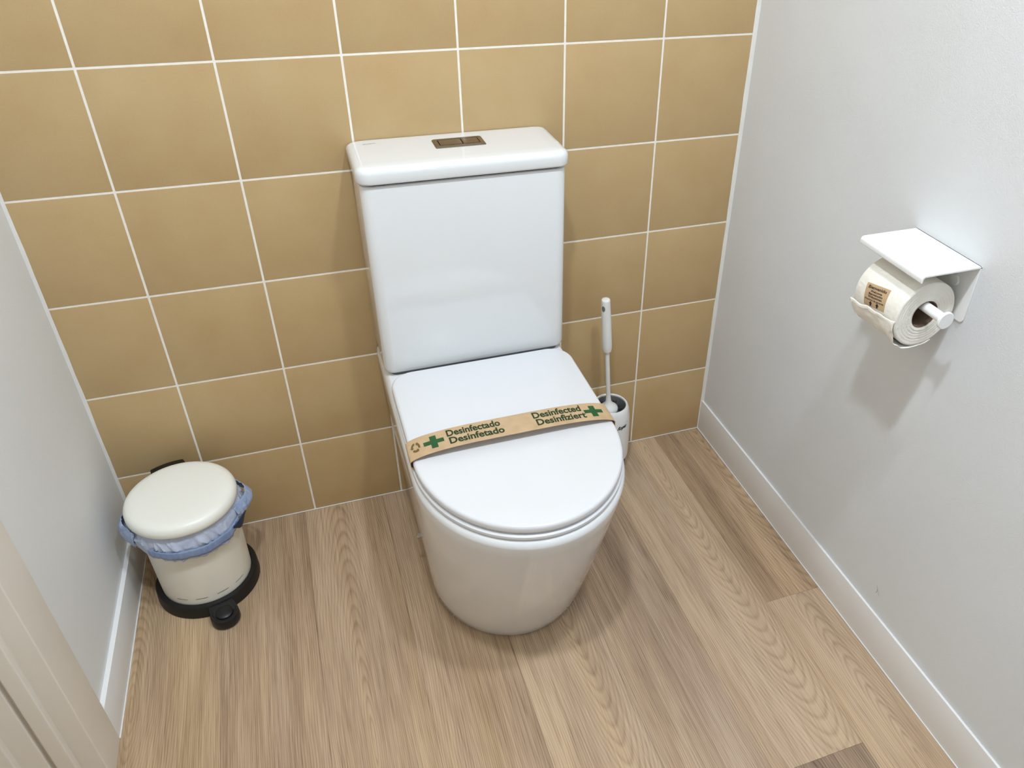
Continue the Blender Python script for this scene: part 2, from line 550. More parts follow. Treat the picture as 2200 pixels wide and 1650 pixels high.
def wavy_bead(name, x, y, z0, z1, r, sx, sy, n=60):
    rings = []
    for i in range(n + 1):
        z = z0 + (z1 - z0) * i / n
        rr = r * (1 + 0.22 * noise.noise((z * 23.0, x, 0.3)) + 0.1 * noise.noise((z * 90.0, x, 1.3)))
        rings.append([(x, y, z), (x + sx * rr, y, z), (x + sx * rr * 0.45, y + sy * rr * 0.45, z), (x, y + sy * rr, z)])
    o = loft(name, rings, M['skirting_edge'])
    return struct(o, None)
wavy_bead('trim_1', XR, -0.0006, 0.0, CEIL, 0.0062, -1, -1)['label'] = 'white sealant bead in the right corner of the tiled wall'
wavy_bead('trim_2', XL0, -0.0006, 0.0, CEIL, 0.005, 1, -1)['label'] = 'white sealant bead in the left corner of the tiled wall'
struct(box('trim_3', XL0 + 0.01, XR - 0.006, -0.0026, 0.0, 0.0, 0.0022, M['skirting_edge'], bevel=0.0008, bseg=1))

# door: casing, jamb with rebates, leaf
XF = -0.1645
jamb = [(XF, FR0), (XF, FR1), (-0.1955, FR1), (-0.1955, FR1 - 0.013), (-0.219, FR1 - 0.013), (-0.219, FR1 - 0.002), (-0.2265, FR1 - 0.002),
        (-0.2265, FR1 - 0.012), (-0.259, FR1 - 0.012), (-0.259, FR1 - 0.024), (-0.30, FR1 - 0.024), (-0.30, FR0 - 0.02), (XL1 + 0.0005, FR0 - 0.0), ]
door = struct(empty('door_1', (-0.2, -1.0, 0)), 'cream painted door frame at the lower left')
extrude_profile('door_frame', jamb, 0.0, 2.12, M['frame'], door, bevel=0.0022, bseg=3)
far = [(x, -2.03 - 0.0 - y) for x, y in jamb][::-1]
extrude_profile('door_frame', far, 0.0, 2.12, M['frame'], door, bevel=0.0022, bseg=2)
box('door_frame', -0.30, XF, -1.475, FR1, 2.04, 2.12, M['frame'], door, bevel=0.002)
leaf = box('door_leaf', -0.335, -0.301, -1.52, FR1 + 0.03, 0.005, 2.06, M['frame'], door, bevel=0.002)
lathe('door_knob', [(0, 0.0), (0.012, 0.0), (0.012, 0.03), (0.026, 0.036), (0.028, 0.05), (0.02, 0.062), (0, 0.064)], (-0.301, -1.36, 1.0), M['chrome'], leaf, axis='x', n=24)

# ------------------------------------------------------------------ ceiling lamps
lamp_labels = ['round recessed ceiling lamp over the left of the toilet', 'round recessed ceiling lamp over the right of the toilet',
               'round recessed ceiling lamp far behind the camera']
for (lx, ly, st), lab in zip(LAMPS, lamp_labels):
    t = empty('ceiling_lamp', (lx, ly, CEIL), lab, 'lamp', 'recessed ceiling lamps')
    lathe('lamp_ring', [(LAMP_R, -0.001), (LAMP_R + 0.004, -0.008), (LAMP_R + 0.016, -0.006), (LAMP_R + 0.02, 0.0)], (lx, ly, CEIL), M['lamp_ring'], t, n=48)
    md = mat('lamp_diffuser', (255, 255, 255), 0.6, emit=st)
    lathe('diffuser', [(0, -0.0042), (LAMP_R, -0.004), (LAMP_R, -0.001)], (lx, ly, CEIL), md, t, n=48)

# ------------------------------------------------------------------ toilet
TX = 0.574
toilet = empty('toilet', (TX, -0.3, 0), 'white close-coupled toilet with closed lid and square cistern', 'toilet')

def smooth(a, b, x):
    t = max(0.0, min(1.0, (x - a) / (b - a)))
    return t * t * (3 - 2 * t)

def pan_rings():
    out = []
    def ring(z, s, inset=0.0, rise=0.0):
        a = 0.159 + (0.1865 - 0.159) * s - inset
        y0 = -0.31 + (-0.425 + 0.31) * s
        b = 0.185 + (0.220 - 0.185) * s - inset
        o = dshape(TX, a, -0.003 - inset * 0.3, y0, b, 0.006)
        return [(x, y, z + rise * smooth(-0.205, -0.165, y)) for x, y in o]
    out.append(ring(0.0, 0.0, 0.006))
    out.append(ring(0.0015, 0.0, 0.0055))
    out.append(ring(0.003, 0.0, 0.0012))
    out.append(ring(0.0048, 0.0))
    N = 14
    for i in range(1, N + 1):
        z = 0.0048 + (0.401 - 0.0048) * i / N
        s = (z / 0.401)
        s = s * 0.86 + 0.14 * math.sin(s * PI / 2)
        out.append(ring(z, s))
    for k in range(1, 7):
        t = 0.5 * PI * k / 6
        out.append(ring(0.401 + 0.014 * math.sin(t), 1.0, 0.0105 * (1 - math.cos(t)), 0.013 * k / 6))
    for ins in (0.03, 0.06, 0.1, 0.14, 0.165):
        out.append(ring(0.415, 1.0, ins, 0.013))
    return out
loft('pan', pan_rings(), M['porcelain'], toilet)

def slab_rings(a, yb, y0, b, rc, z0, z1, r, dome=0.0, n=5, ex=2.0):
    out = []
    for k in range(n + 1):
        t = 0.5 * PI * k / n
        ins = r * (1 - math.sin(t))
        out.append([(x, y, z0 + r * (1 - math.cos(t))) for x, y in dshape(TX, a - ins, yb - ins, y0, b - ins, max(0.002, rc - ins), ex=ex)])
    for k in range(n + 1):
        t = 0.5 * PI * k / n
        ins = r * (1 - math.cos(t))
        out.append([(x, y, z1 - r + r * math.sin(t)) for x, y in dshape(TX, a - ins, yb - ins, y0, b - ins, max(0.002, rc - ins), ex=ex)])
    if dome:
        for ins, dz in ((r + 0.03, 0.45 * dome), (r + 0.08, 0.85 * dome), (r + 0.13, dome)):
            out.append([(x, y, z1 + dz) for x, y in dshape(TX, a - ins, yb - ins, y0, b - ins, max(0.002, rc - ins * 0.25), ex=ex)])
    return out

# seat ring with its opening
def seat_ring():
    o = []
    def outl(ins, z): return [(x, y, z) for x, y in dshape(TX, 0.1825 - ins, -0.215 - ins * 0.5, -0.424, 0.216 - ins, 0.03)]
    for ins, z in ((0.003, 0.4165), (0.0, 0.4190), (0.0, 0.4235), (0.003, 0.4260), (0.055, 0.4260), (0.058, 0.4235), (0.058, 0.4190), (0.055, 0.4165)):
        o.append(outl(ins, z))
    return o
loft('seat', seat_ring(), M['seat'], toilet, closed=True)
LID_Z0, LID_Z1 = 0.4287, 0.4450
loft('seat_lid', slab_rings(0.181, -0.158, -0.424, 0.2145, 0.045, LID_Z0, LID_Z1, 0.006, dome=0.0006), M['seat'], toilet)
for sx in (-1, 1):
    v, f = box_data(TX + sx * 0.08 - 0.02, TX + sx * 0.08 + 0.02, -0.20, -0.17, 0.424, 0.432)
    mesh_obj('hinge', v, f, M['seat'], toilet, bevel=0.002)

def rr_rings(x0, x1, y0, y1, r, rb, levels):
    """levels: (z, inset)"""
    return [[(x, y, z) for x, y in rrect(x0 + i, x1 - i, y0 + i, y1 - (i if full else 0), r, 10, rs=(max(r - i, .002), max(r - i, .002), rb, rb))] for z, i, full in levels]
CX0, CX1 = TX - 0.1845, TX + 0.1840
lv = [(0.4338, 0.014, False), (0.4340, 0.010, False), (0.4355, 0.0045, False), (0.440, 0.001, False), (0.446, 0.0, False), (0.812, 0.0, False), (0.8155, 0.001, False), (0.817, 0.004, False)]
loft('cistern', rr_rings(CX0, CX1, -0.147, -0.003, 0.020, 0.004, lv), M['porcelain'], toilet)
lv = [(0.8205, 0.007, False), (0.8210, 0.003, False), (0.8225, 0.0008, False), (0.825, 0.0, False), (0.838, 0.0, False), (0.8425, 0.0012, False), (0.8462, 0.0042, False), (0.8485, 0.009, False), (0.8493, 0.014, False), (0.8497, 0.03, False)]
lid_t = loft('cistern_lid', rr_rings(TX - 0.1895, TX + 0.1890, -0.1535, -0.002, 0.024, 0.008, lv), M['porcelain'], toilet)
loft('gap_shade', rr_rings(CX0 + 0.004, CX1 - 0.004, -0.143, -0.004, 0.018, 0.004, [(0.816, 0, False), (0.8212, 0, False)]), M['dark_gap'], toilet)  # dark strip added to put shade into the gap under the cistern lid
loft('gap_shade', rr_rings(CX0 + 0.012, CX1 - 0.012, -0.139, -0.004, 0.014, 0.004, [(0.424, 0, False), (0.4345, 0, False)]), M['grey_gap_shade'], toilet)  # grey strip standing in for shade between cistern and pan
PX0, PX1, PY0, PY1 = 0.534, 0.6255, -0.0805, -0.034
fp = loft('flush_plate', [[(x, y, z) for x, y in rrect(PX0 + i, PX1 - i, PY0 + i, PY1 - i, 0.003)] for z, i in ((0.8485, 0), (0.8506, 0), (0.852, 0.0016), (0.852, 0.0085), (0.8498, 0.0087))], M['satin'], toilet)
bx = [(PX0 + 0.010, 0.5842), (0.5858, PX1 - 0.010)]
for x0, x1 in bx:
    box('flush_button', x0, x1, PY0 + 0.0102, PY1 - 0.0102, 0.8490, 0.8524, M['satin'], fp, bevel=0.0006)
box('button_well', PX0 + 0.0086, PX1 - 0.0086, PY0 + 0.0086, PY1 - 0.0086, 0.8488, 0.8499, M['dark_gap'], fp)
lettering('maker_print', [('BAnnOUIO', 0.414, 0.436, -0.0255, 0.0034, 0.0, 0)], lambda x, y: (x, y, 0.8500), M['ink_grey'], lid_t)
bolt = lathe('bolt', [(0, -0.0065), (0.004, -0.0065), (0.0056, -0.005), (0.0056, 0.0005), (0.004, 0.0005), (0.004, 0.008)], (0.4055, -0.255, 0.096), M['chrome'], toilet, axis='x', n=6, smooth=False)

# ------------------------------------------------------------------ paper band around the lid
BY, BW = -0.404, 0.052
BX0, BX1 = TX - 0.1845, TX + 0.1835
def band_z(x):
    t = (x - (BX0 + BX1) / 2) / ((BX1 - BX0) / 2)
    t = max(-1.0, min(1.0, t))
    return LID_Z1 - 0.001 + 0.0235 * (1 - abs(t) ** 2.8) ** 0.60 - 0.005 * (1 - t * t)
def band_path():
    p = [(BX0 + 0.05, LID_Z0 - 0.0010), (BX0 + 0.006, LID_Z0 - 0.0010), (BX0 + 0.001, LID_Z0 + 0.002), (BX0, LID_Z0 + 0.008)]
    n = 70
    for i in range(n + 1):
        x = (BX0 + BX1) / 2 - math.cos(PI * i / n) * (BX1 - BX0) / 2
        p.append((x, band_z(x)))
    p += [(BX1, LID_Z0 + 0.008), (BX1 - 0.001, LID_Z0 + 0.002), (BX1 - 0.006, LID_Z0 - 0.0010), (BX1 - 0.05, LID_Z0 - 0.0010)]
    return p
path = band_path()
TH = 0.0004
rings = []
for i, (x, z) in enumerate(path):
    a = path[max(0, i - 1)]; b = path[min(len(path) - 1, i + 1)]
    tx, tz = b[0] - a[0], b[1] - a[1]
    l = math.hypot(tx, tz) or 1
    nx, nz = -tz / l, tx / l
    rings.append([(x, BY - BW / 2, z), (x, BY + BW / 2, z), (x + nx * TH, BY + BW / 2, z + nz * TH), (x + nx * TH, BY - BW / 2, z + nz * TH)])
band = loft('paper_band', rings, M['kraft'])
tag(band, 'brown paper disinfection band with green print across the toilet lid', 'paper band')
def band_map(x, y):
    e = 1e-4
    tx, tz = 2 * e, band_z(x + e) - band_z(x - e)
    l = math.hypot(tx, tz)
    return (x - tz / l * (TH + 0.0004), BY + y, band_z(x) + tx / l * (TH + 0.0004))
lettering('lettering', [('Desinfectado', 0.4585, 0.5530, 0.0045, 0.0165, 0.028, 0), ('Desinfetado', 0.4600, 0.5560, -0.0160, 0.0165, 0.028, 0),
                        ('Desinfected', 0.6130, 0.7030, 0.0045, 0.0165, 0.028, 0), ('Desinfiziert', 0.6150, 0.7070, -0.0160, 0.0165, 0.028, 0)], band_map, M['green_dark'], band)
def quad_strip(V, F, x0, x1, y0, y1, mp, n=10):
    o = len(V)
    for i in range(n + 1):
        x = x0 + (x1 - x0) * i / n
        V.append(mp(x, y0)); V.append(mp(x, y1))
    for i in range(n):
        F.append((o + 2 * i, o + 2 * i + 2, o + 2 * i + 3, o + 2 * i + 1))
for cx_ in (0.4345, 0.7245):
    V, F = [], []
    quad_strip(V, F, cx_ - 0.0175, cx_ - 0.0055, -0.0045, 0.0055, band_map)
    quad_strip(V, F, cx_ - 0.0055, cx_ + 0.0055, -0.0155, 0.0165, band_map)
    quad_strip(V, F, cx_ + 0.0055, cx_ + 0.0175, -0.0045, 0.0055, band_map)
    flat_print('cross_print', V, F, M['green'], band)
# recycling mark: three bent arrows round a centre
V, F = [], []
rc_x, rc_y = 0.4035, 0.002
for k in range(3):
    a0 = PI / 2 + k * 2 * PI / 3 + 0.12
    pts_o, pts_i = [], []
    for i in range(9):
        t = a0 + i / 8 * 1.35
        ro, ri = 0.0125, 0.0070
        pts_o.append((rc_x + 0.62 * ro * math.cos(t), rc_y + ro * math.sin(t)))
        pts_i.append((rc_x + 0.62 * ri * math.cos(t), rc_y + ri * math.sin(t)))
    o = len(V)
    for p_, q_ in zip(pts_o, pts_i):
        V.append(band_map(*p_)); V.append(band_map(*q_))
    for i in range(8):
        F.append((o + 2 * i, o + 2 * i + 2, o + 2 * i + 3, o + 2 * i + 1))
    t = a0 + 1.35
    o = len(V)
    for rr, tt in ((0.0150, t), (0.0045, t), (0.0098, t + 0.42)):
        V.append(band_map(rc_x + 0.62 * rr * math.cos(tt), rc_y + rr * math.sin(tt)))
    F.append((o, o + 1, o + 2))
flat_print('recycling_mark', V, F, M['olive'], band)

# ------------------------------------------------------------------ toilet roll holder
HY0, HY1 = -0.698, -0.556
HZ = 0.820
holder = empty('roll_holder', (XR, -0.63, 0.725), 'white metal toilet roll holder with flat shelf on the right wall', 'roll holder')
# shelf: bent sheet with rolled front lip
prof = [(XR + 0.0005, HZ), (1.100, HZ)]
for i in range(1, 9):
    t = PI / 2 + PI / 2 * i / 8
    prof.append((1.100 + 0.006 * math.cos(t), HZ - 0.006 + 0.006 * math.sin(t)))
prof += [(1.094, HZ - 0.010)]
for i in range(1, 7):
    t = PI + PI * i / 6
    prof.append((1.0955 + 0.0015 * math.cos(t), HZ - 0.010 + 0.0015 * math.sin(t)))
prof += [(1.097, HZ - 0.006), (1.0985, HZ - 0.0036), (1.101, HZ - 0.003), (XR + 0.0005, HZ - 0.003)]
v = [(x, HY0, z) for x, z in prof] + [(x, HY1, z) for x, z in prof]
n = len(prof)
f = [(i, (i + 1) % n, n + (i + 1) % n, n + i) for i in range(n)] + [tuple(range(n)), tuple(range(2 * n - 1, n - 1, -1))]
mesh_obj('shelf', v, f, M['white_metal'], holder, bevel=0.0005, bseg=1, angle=60)
pl = rrect(HY0, HY1, 0.725, HZ, 0.006, 6, rs=(0.008, 0.008, 0.0005, 0.0005))
loft('wall_plate', [[(x, y, z) for y, z in pl] for x in (XR - 0.0002, XR - 0.003)], M['white_metal'], holder, bevel=0.0005, bseg=1)
for yy in (-0.6600, -0.595):
    lathe('screw_cap', [(0, -0.0058), (0.0080, -0.0055), (0.0095, -0.003)], (XR, yy, 0.781), M['white_metal'], holder, axis='x', n=24)
RX, RZ = 1.137, 0.742          # roll axis
ROD_Z = RZ + 0.0215 - 0.0088
RODX = 1.136
rodr = 0.0078
lathe('rod', [(0, -0.7185), (rodr, -0.7185), (rodr, -0.566), (0, -0.566)], (RODX, 0, ROD_Z), M['white_metal'], holder, axis='y', n=32)
lathe('rod', [(0.006, RODX), (0.006, XR - 0.001)], (0, -0.572, ROD_Z), M['white_metal'], holder, axis='x', n=24)
lathe('end_cap', [(0, -0.7235), (0.0125, -0.7235), (0.0138, -0.7222), (0.0138, -0.7196), (0.0125, -0.7185), (0, -0.7185)], (RODX, 0, ROD_Z), M['white_metal'], holder, axis='y', n=40)

# ------------------------------------------------------------------ toilet roll
RR, RH = 0.0530, 0.0215
RY0, RY1 = -0.682, -0.583
roll = empty('toilet_roll', (RX, -0.632, RZ - RR), 'white toilet paper roll with a brown welcome sticker', 'toilet roll')
prof = [(RH + 0.0012, RY0 + 0.001)]
nr = 16
for i in range(1, nr):
    r = RH + 0.0012 + (RR - 0.003 - RH) * i / nr
    prof.append((r, RY0 + 0.0008 * math.sin(i * 2.4) * 0.5 + 0.0004))
prof += [(RR - 0.0012, RY0 + 0.0006), (RR, RY0 + 0.002), (RR, -0.65), (RR, -0.615), (RR, RY1 - 0.002), (RR - 0.001, RY1), (RH + 0.0012, RY1)]
prof += [(RH + 0.0012, RY0 + 0.001)]
lathe('paper', prof, (RX, 0, RZ), M['paper'], roll, axis='y', n=96)
lathe('cardboard_core', [(RH + 0.0011, RY0 + 0.002), (RH, RY0 + 0.0012), (RH - 0.0004, RY0 + 0.004), (RH - 0.0004, RY1 - 0.004), (RH + 0.0011, RY1 - 0.001)], (RX, 0, RZ), M['card'], roll, axis='y', n=64)
# loose sheet: leaves the roll below the sticker and sags in crumples round the underside
def ang_pt(deg, r, y):
    t = math.radians(deg)
    return (RX - r * math.cos(t), y, RZ + r * math.sin(t))
NA, NY = 44, 30
V, F = [], []
for i in range(NA + 1):
    u = i / NA
    for j in range(NY + 1):
        w = j / NY
        y = RY1 + 0.0005 + (RY0 - RY1 - 0.001) * w
        start = -12 + 9 * w + 3.0 * noise.noise((w * 5, 0.2, 0.5))
        deg = start + (-118 - start) * u
        lift = 0.0010 + 0.0055 * math.sin(min(1.0, u * 1.25) * PI) ** 0.8 * (0.55 + 0.45 * abs(2 * w - 1)) + (0.0050 if u < 0.06 else 0.0) * (1 - w)
        cr = 0.0028 * noise.noise((u * 7.0, w * 6.0, 2.0)) + 0.0014 * noise.noise((u * 15.0, w * 17.0, 5.0))
        r = RR + max(0.0006, lift + cr * min(1.0, 0.25 + u * 3))
        V.append(ang_pt(deg, r, y + 0.0015 * noise.noise((u * 9, w * 4, 9.0))))
for i in range(NA):
    for j in range(NY):
        a = i * (NY + 1) + j
        F.append((a, a + 1, a + NY + 2, a + NY + 1))
ls = mesh_obj('loose_sheet', V, F, M['paper'], roll)
sol = ls.modifiers.new('thickness', 'SOLIDIFY'); sol.thickness = 0.0005
# sticker
LC_Y, LC_A, LW, LHh, LROT = -0.6285, 11.5, 0.047, 0.0345, math.radians(11.5)
def label_map(x, y, lift=0.0007):
    xr_ = x * math.cos(LROT) - y * math.sin(LROT)
    yr_ = x * math.sin(LROT) + y * math.cos(LROT)
    return ang_pt(LC_A + math.degrees(yr_ / RR), RR + lift, LC_Y - xr_)
V, F = [], []
for i in range(9):
    for j in range(13):
        V.append(label_map(-LW / 2 + LW * i / 8, -LHh / 2 + LHh * j / 12, 0.0004))
for i in range(8):
    for j in range(12):
        a = i * 13 + j
        F.append((a, a + 13, a + 14, a + 1))
st = flat_print('sticker', V, F, M['kraft'], roll)
st.modifiers.new('thickness', 'SOLIDIFY').thickness = 0.0002
lettering('lettering', [('Bienvenido', -0.0185, 0.0185, 0.0098, 0.0046, 0.02, 0), ('Welcome', -0.0122, 0.0122, 0.0048, 0.0034, 0.02, 0),
                        ('Benvenutto', -0.0145, 0.0150, 0.0007, 0.0034, 0.02, 0), ('Wilkommen', -0.0150, 0.0150, -0.0036, 0.0034, 0.02, 0),
                        ('Precinto de garantia', -0.0205, 0.0205, -0.0078, 0.0026, 0.015, 0)], label_map, M['ink'], st)
V, F = [], []
for ax in (-0.0075, 0.0075):
    o = len(V)
    V += [label_map(ax + px, py) for px, py in ((-0.0018, -0.0158), (0.0018, -0.0158), (0.0018, -0.0125), (0.0037, -0.0125), (0, -0.0085), (-0.0037, -0.0125), (-0.0018, -0.0125))]
    F.append(tuple(range(o, o + 7)))
flat_print('arrow_print', V, F, M['ink'], st)

# ------------------------------------------------------------------ pedal bin
BCX, BCY = -0.025, -0.150
bin_ = empty('pedal_bin', (BCX, BCY, 0), 'cream pedal bin with black base standing in the left corner', 'bin')
DIR = Vector((0.033, -0.118, 0)).normalized()
SIDE = Vector((-DIR.y, DIR.x, 0))
def bp_(along, side, z):
    q = Vector((BCX, BCY, 0)) + DIR * along + SIDE * side
    return (q.x, q.y, z)
lathe('base', [(0, 0.0), (0.0975, 0.0), (0.0995, 0.002), (0.0985, 0.026), (0.0965, 0.029), (0.0885, 0.030), (0.0875, 0.026), (0, 0.026)], (BCX, BCY, 0), M['black'], bin_, n=96)
body = lathe('body', [(0, 0.02), (0.0858, 0.02), (0.0862, 0.03), (0.0875, 0.12), (0.0885, 0.215), (0.0895, 0.2205), (0.088, 0.222), (0.084, 0.2215), (0.084, 0.03), (0, 0.03)], (BCX, BCY, 0), M['bin_cream'], bin_, n=96)
for deg in (-118, -93, -66, -40):       # short dark slots pressed near the foot of the body
    V, F = [], []
    for i in range(9):
        t = math.radians(deg + 7.5 * (i / 8 - 0.5) * 2)
        for z in (0.0425, 0.0435):
            V.append((BCX + 0.0868 * math.cos(t), BCY + 0.0868 * math.sin(t), z))
    for i in range(8):
        F.append((2 * i, 2 * i + 2, 2 * i + 3, 2 * i + 1))
    flat_print('slot', V, F, M['dark_gap'], body)
LZ = 0.226
lathe('lid', [(0, LZ), (0.094, LZ), (0.0995, LZ + 0.001), (0.1012, LZ + 0.004), (0.1010, LZ + 0.012), (0.0985, LZ + 0.019), (0.0930, LZ + 0.0235), (0.0840, LZ + 0.0255), (0.06, LZ + 0.0265), (0.03, LZ + 0.0268), (0, LZ + 0.0268)], (BCX, BCY, 0), M['bin_lid'], bin_, n=96)
# hinge bracket at the back
hp = []
for s in (-0.033, 0.033):
    pass
V, F = [], []
hinge_pts = []
NHX = 10
for k, (z0_, z1_) in enumerate(((0.19, 0.2405),)):
    inner, outer = [], []
    for i in range(NHX + 1):
        sd = -0.034 + 0.068 * i / NHX
        rr_in = 0.094
        rr_out = 0.1185
        inner.append(bp_(-math.sqrt(rr_in ** 2 - sd ** 2), sd, 0))
        outer.append(bp_(-math.sqrt(rr_out ** 2 - sd ** 2), sd * 0.92, 0))
    loop = inner + outer[::-1]
    n = len(loop)
    V = [(x, y, z0_) for x, y, _ in loop] + [(x, y, z1_) for x, y, _ in loop]
    F = [(i, (i + 1) % n, n + (i + 1) % n, n + i) for i in range(n)] + [tuple(range(n - 1, -1, -1)), tuple(range(n, 2 * n))]
mesh_obj('hinge_bracket', V, F, M['black'], bin_, bevel=0.002)
# pedal: arm, cup and button
pc = bp_(0.1225, 0.0, 0)
pedal = lathe('pedal', [(0, 0.004), (0.0262, 0.004), (0.0272, 0.006), (0.0268, 0.022), (0.0258, 0.0238), (0.0215, 0.0240), (0.0205, 0.0222), (0, 0.0222)], (pc[0], pc[1], 0), M['black'], bin_, n=48)
lathe('pedal_pad', [(0.0170, 0.020), (0.0165, 0.0250), (0.0130, 0.0275), (0, 0.0282)], (pc[0], pc[1], 0), M['black'], pedal, n=40)
arm = [bp_(0.085, -0.024, 0), bp_(0.122, -0.0255, 0), bp_(0.122, 0.0255, 0), bp_(0.085, 0.024, 0)]
V = [(x, y, 0.006) for x, y, _ in arm] + [(x, y, 0.0225 + (0.005 if i in (0, 3) else 0)) for i, (x, y, _) in enumerate(arm)]
F = [(i, (i + 1) % 4, 4 + (i + 1) % 4, 4 + i) for i in range(4)] + [(3, 2, 1, 0), (4, 5, 6, 7)]
mesh_obj('pedal_arm', V, F, M['black'], pedal, bevel=0.002)

# ------------------------------------------------------------------ bin liner
liner = empty('bin_liner', (BCX, BCY, 0.17), 'crumpled pale blue plastic bin liner hanging out under the bin lid', 'bin liner')
def gauss(deg, c, wd):
    d = (deg - c + 180) % 360 - 180
    return math.exp(-(d / wd) ** 2)
def hem(deg):
    t = math.radians(deg)
    return 0.168 + 0.006 * math.sin(t * 2 + 0.4) + 0.010 * noise.noise((math.cos(t) * 2.2, math.sin(t) * 2.2, 3.0)) + 0.003 * noise.noise((math.cos(t) * 6, math.sin(t) * 6, 3.0)) \
        + 0.016 * gauss(deg, -18, 20) + 0.010 * gauss(deg, 180, 26)
def film_base(deg, u):
    return 0.0905 + 0.0065 * math.sin(u * PI * 0.85) + 0.0035 * u + (0.008 * gauss(deg, 178, 24) + 0.010 * gauss(deg, 8, 26)) * math.sin(u * PI * 0.6)
def crease(t, z):
    a = 1 - abs(noise.noise((math.cos(t) * 5 + z * 30, math.sin(t) * 5, z * 22))) * 2.2
    b = 1 - abs(noise.noise((math.cos(t) * 12, math.sin(t) * 12 - z * 25, z * 30 + 4))) * 2.2
    return 0.0040 * max(0.0, a) ** 3 + 0.0010 * max(0.0, b) ** 2 + 0.0024 * noise.noise((math.cos(t) * 7, math.sin(t) * 7, z * 45 + 9))
NA, NZ = 320, 30
V, F = [], []
ZT = 0.2245
for i in range(NA):
    deg = 360.0 * i / NA
    t = math.radians(deg)
    zb = hem(deg)
    for j in range(NZ + 1):
        u = j / NZ
        z = ZT + (zb - ZT) * u
        k = min(1.0, u * 4) * (0.4 if 0.5 < u < 0.88 else 1.0)
        r = film_base(deg, u) + crease(t, z) * k
        V.append((BCX + r * math.cos(t), BCY + r * math.sin(t), z))
for i in range(NA):
    k = (i + 1) % NA
    for j in range(NZ):
        F.append((i * (NZ + 1) + j, k * (NZ + 1) + j, k * (NZ + 1) + j + 1, i * (NZ + 1) + j + 1))
film = mesh_obj('film', V, F, M['bag'], liner)
film.modifiers.new('thickness', 'SOLIDIFY').thickness = 0.0004
def strip(name, mtl, deg0, deg1, fr, fz0, fz1, n=70, rows=5):
    """band hung round the bin: fr(deg, w) radius, fz0/fz1(deg) upper and lower edge"""
    V, F = [], []
    for i in range(n + 1):
        deg = deg0 + (deg1 - deg0) * i / n
        t = math.radians(deg)
        for j in range(rows + 1):
            w = j / rows
            z = fz0(deg) + (fz1(deg) - fz0(deg)) * w
            r = fr(deg, w)
            V.append((BCX + r * math.cos(t), BCY + r * math.sin(t), z))
    for i in range(n):
        for j in range(rows):
            a = i * (rows + 1) + j
            F.append((a, a + rows + 1, a + rows + 2, a + 1))
    o = mesh_obj(name, V, F, mtl, liner)
    o.modifiers.new('thickness', 'SOLIDIFY').thickness = 0.0006
    return o
def at_u(u):
    return lambda d: ZT + (hem(d) - ZT) * u
pleat = lambda d: 0.0006 * math.sin(d * 1.1) + 0.0008 * noise.noise((d * 0.12, 0.3, 0.7))
strip('tape', M['bag_tape'], -128, -24, lambda d, w: film_base(d, 0.53 + 0.33 * w) + 0.0046 + pleat(d), at_u(0.53), at_u(0.86))
# loops of the tape pulled out as handles at the right and the left
def loop_r(c, wd, am):
    return lambda d, w: film_base(d, 0.25 + 0.6 * w) + 0.0025 + am * gauss(d, c, wd) * (0.75 + 0.25 * math.sin(w * PI)) + 0.6 * pleat(d) + 0.0022 * noise.noise((d * 0.09, w * 3.0, 4.4)) + 0.0012 * noise.noise((d * 0.3, w * 7.0, 1.4))
strip('handle', M['bag_ear'], -24, 52, loop_r(12, 22, 0.013), lambda d: 0.2185 - 0.004 * gauss(d, 12, 30), lambda d: 0.1925 - 0.005 * gauss(d, 5, 20) + 0.002 * noise.noise((d * 0.15, 3.3, 1.0)), rows=12)
strip('handle', M['bag_ear'], 150, 212, loop_r(182, 18, 0.011), lambda d: 0.2175, lambda d: 0.184 - 0.004 * gauss(d, 186, 20) + 0.002 * noise.noise((d * 0.15, 6.3, 1.0)), rows=12)
strip('fold_shade', M['bag_dark'], -36, -10, lambda d, w: film_base(d, 0.6 + 0.3 * w) + 0.0062, lambda d: 0.1915 + 0.001 * gauss(d, -20, 8), lambda d: 0.1905 - 0.019 * gauss(d, -25, 9), n=20, rows=3)  # dark patch laid over the film as the shade in its hollow

# ------------------------------------------------------------------ toilet brush and pot
KX, KY = 0.9085, -0.060
pot = empty('brush_pot', (KX, KY, 0), 'white toilet brush pot with black foot beside the toilet', 'brush pot')
potb = lathe('pot', [(0.0440, 0.036), (0.0490, 0.038), (0.0500, 0.046), (0.0503, 0.09), (0.0498, 0.13), (0.0480, 0.160), (0.0452, 0.178), (0.0425, 0.1865), (0.0398, 0.1895), (0.0378, 0.1885), (0.0368, 0.185), (0.0372, 0.16), (0.042, 0.06), (0.0, 0.05)], (KX, KY, 0), M['pot_white'], pot, n=72)
lathe('inner_rim', [(0.0370, 0.1862), (0.0362, 0.180), (0.0368, 0.150)], (KX, KY, 0), M['pot_inner'], pot, n=72)
lathe('foot', [(0, 0.0), (0.0405, 0.0), (0.0425, 0.003), (0.0478, 0.038), (0.044, 0.039), (0, 0.039)], (KX, KY, 0), M['black'], pot, n=72)
def pot_map(x, y):
    # x is arc length right of the print's centre seen from the front, on the bulging pot
    t = math.radians(-71) + x / 0.0505
    z = 0.147 + y
    return (KX + (0.0501 - max(0, z - 0.13) * 0.06 + 0.0003) * math.cos(t), KY + (0.0501 - max(0, z - 0.13) * 0.06 + 0.0003) * math.sin(t), z)
lettering('lettering', [('Ropes', -0.0165, 0.0130, -0.0040, 0.0095, 0.03, 0.6), ('o', 0.0140, 0.0168, 0.0072, 0.0032, 0.03, 0.3)], lambda x, y: pot_map(x, y + x * 0.10), M['ink'], potb)

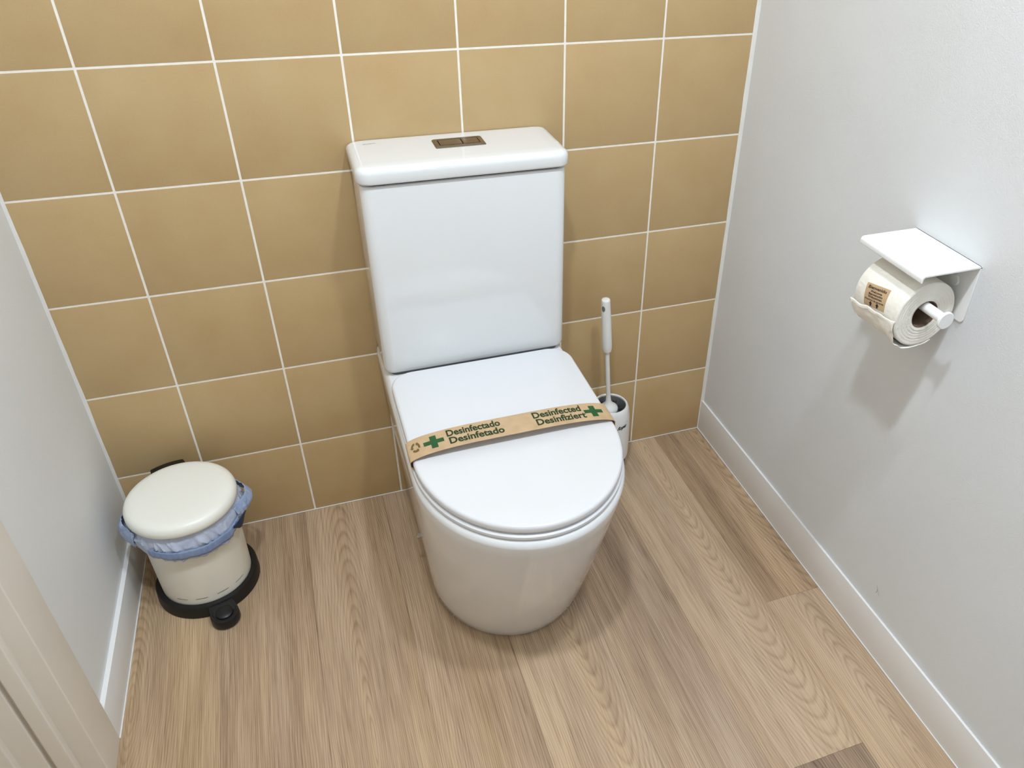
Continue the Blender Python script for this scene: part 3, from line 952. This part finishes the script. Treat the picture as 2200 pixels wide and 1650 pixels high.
brush = empty('toilet_brush', (0.902, KY, 0.05), 'white toilet brush with long handle standing in its pot', 'toilet brush')
B0 = Vector((0.9030, -0.064, 0.1745)); B1 = Vector((0.8805, -0.064, 0.4815))
AX = (B1 - B0).normalized()
EX = AX.cross(Vector((0, 1, 0))).normalized(); EY = AX.cross(EX)
def stick(name, prof, mtl, parent, n=32):
    rings = []
    for r, h in prof:
        c = B0 + AX * h
        rings.append([tuple(c + EX * (r * math.cos(2 * PI * i / n)) + EY * (r * math.sin(2 * PI * i / n))) for i in range(n)])
    return loft(name, rings, mtl, parent)
stick('splash_guard', [(0.0205, 0.0005), (0.0226, 0.002), (0.0226, 0.0045), (0.0205, 0.009), (0.0145, 0.015), (0.0092, 0.020), (0.0065, 0.028), (0.0054, 0.040)], M['brush_white'], brush, 48)
stick('stem', [(0.0054, 0.040), (0.0052, 0.06), (0.0052, 0.185)], M['brush_white'], brush)
grip = stick('grip', [(0.0075, 0.171), (0.0098, 0.1715), (0.0112, 0.178), (0.0116, 0.188), (0.0114, 0.225), (0.0108, 0.265), (0.0102, 0.294), (0.0100, 0.303), (0.0094, 0.3065), (0.0080, 0.3078), (0.003, 0.3082)], M['brush_white'], brush, 40)
# hanging eye: dished dark hole near the top of the grip, facing left-front
hd = Vector((-0.80, -0.60, 0)).normalized()
hc = B0 + AX * 0.287 + hd * 0.0106
hx = AX; hy = hd.cross(AX).normalized()
V = [tuple(hc + hd * 0.0004)] ; F = []
for i in range(24):
    t = 2 * PI * i / 24
    V.append(tuple(hc + hx * (0.0070 * math.cos(t)) + hy * (0.0042 * math.sin(t)) + hd * (0.0004 - 0.0010 * math.sin(t) ** 2)))
for i in range(24):
    F.append((0, 1 + i, 1 + (i + 1) % 24))
flat_print('hanging_eye', V, F, M['pot_inner'], grip)
# bristles
V, F = [], []
rnd = random.Random(8)
for k in range(520):
    a = rnd.uniform(0, 2 * PI)
    z = 0.085 + 0.089 * rnd.random() ** 0.6
    L_ = rnd.uniform(0.028, 0.034)
    c = Vector((0.9035 + (0.166 - z) * 0.05, -0.064, z))
    d = Vector((math.cos(a), math.sin(a), rnd.uniform(0.05, 0.35)))
    s = Vector((-math.sin(a), math.cos(a), 0)) * 0.0007
    e = c + d * L_
    rr_ = math.hypot(e.x - KX, e.y - KY)
    if rr_ > 0.0355:
        e = Vector((KX + (e.x - KX) * 0.0355 / rr_, KY + (e.y - KY) * 0.0355 / rr_, e.z))
    o = len(V)
    V += [tuple(c - s), tuple(c + s), tuple(e + s), tuple(e - s), tuple(c + Vector((0, 0, 0.001))), tuple(e + Vector((0, 0, 0.001)))]
    F += [(o, o + 1, o + 2, o + 3), (o, o + 3, o + 5, o + 4), (o + 1, o + 4, o + 5, o + 2)]
br = flat_print('bristles', V, F, M['black'], brush)
br['kind'] = 'stuff'
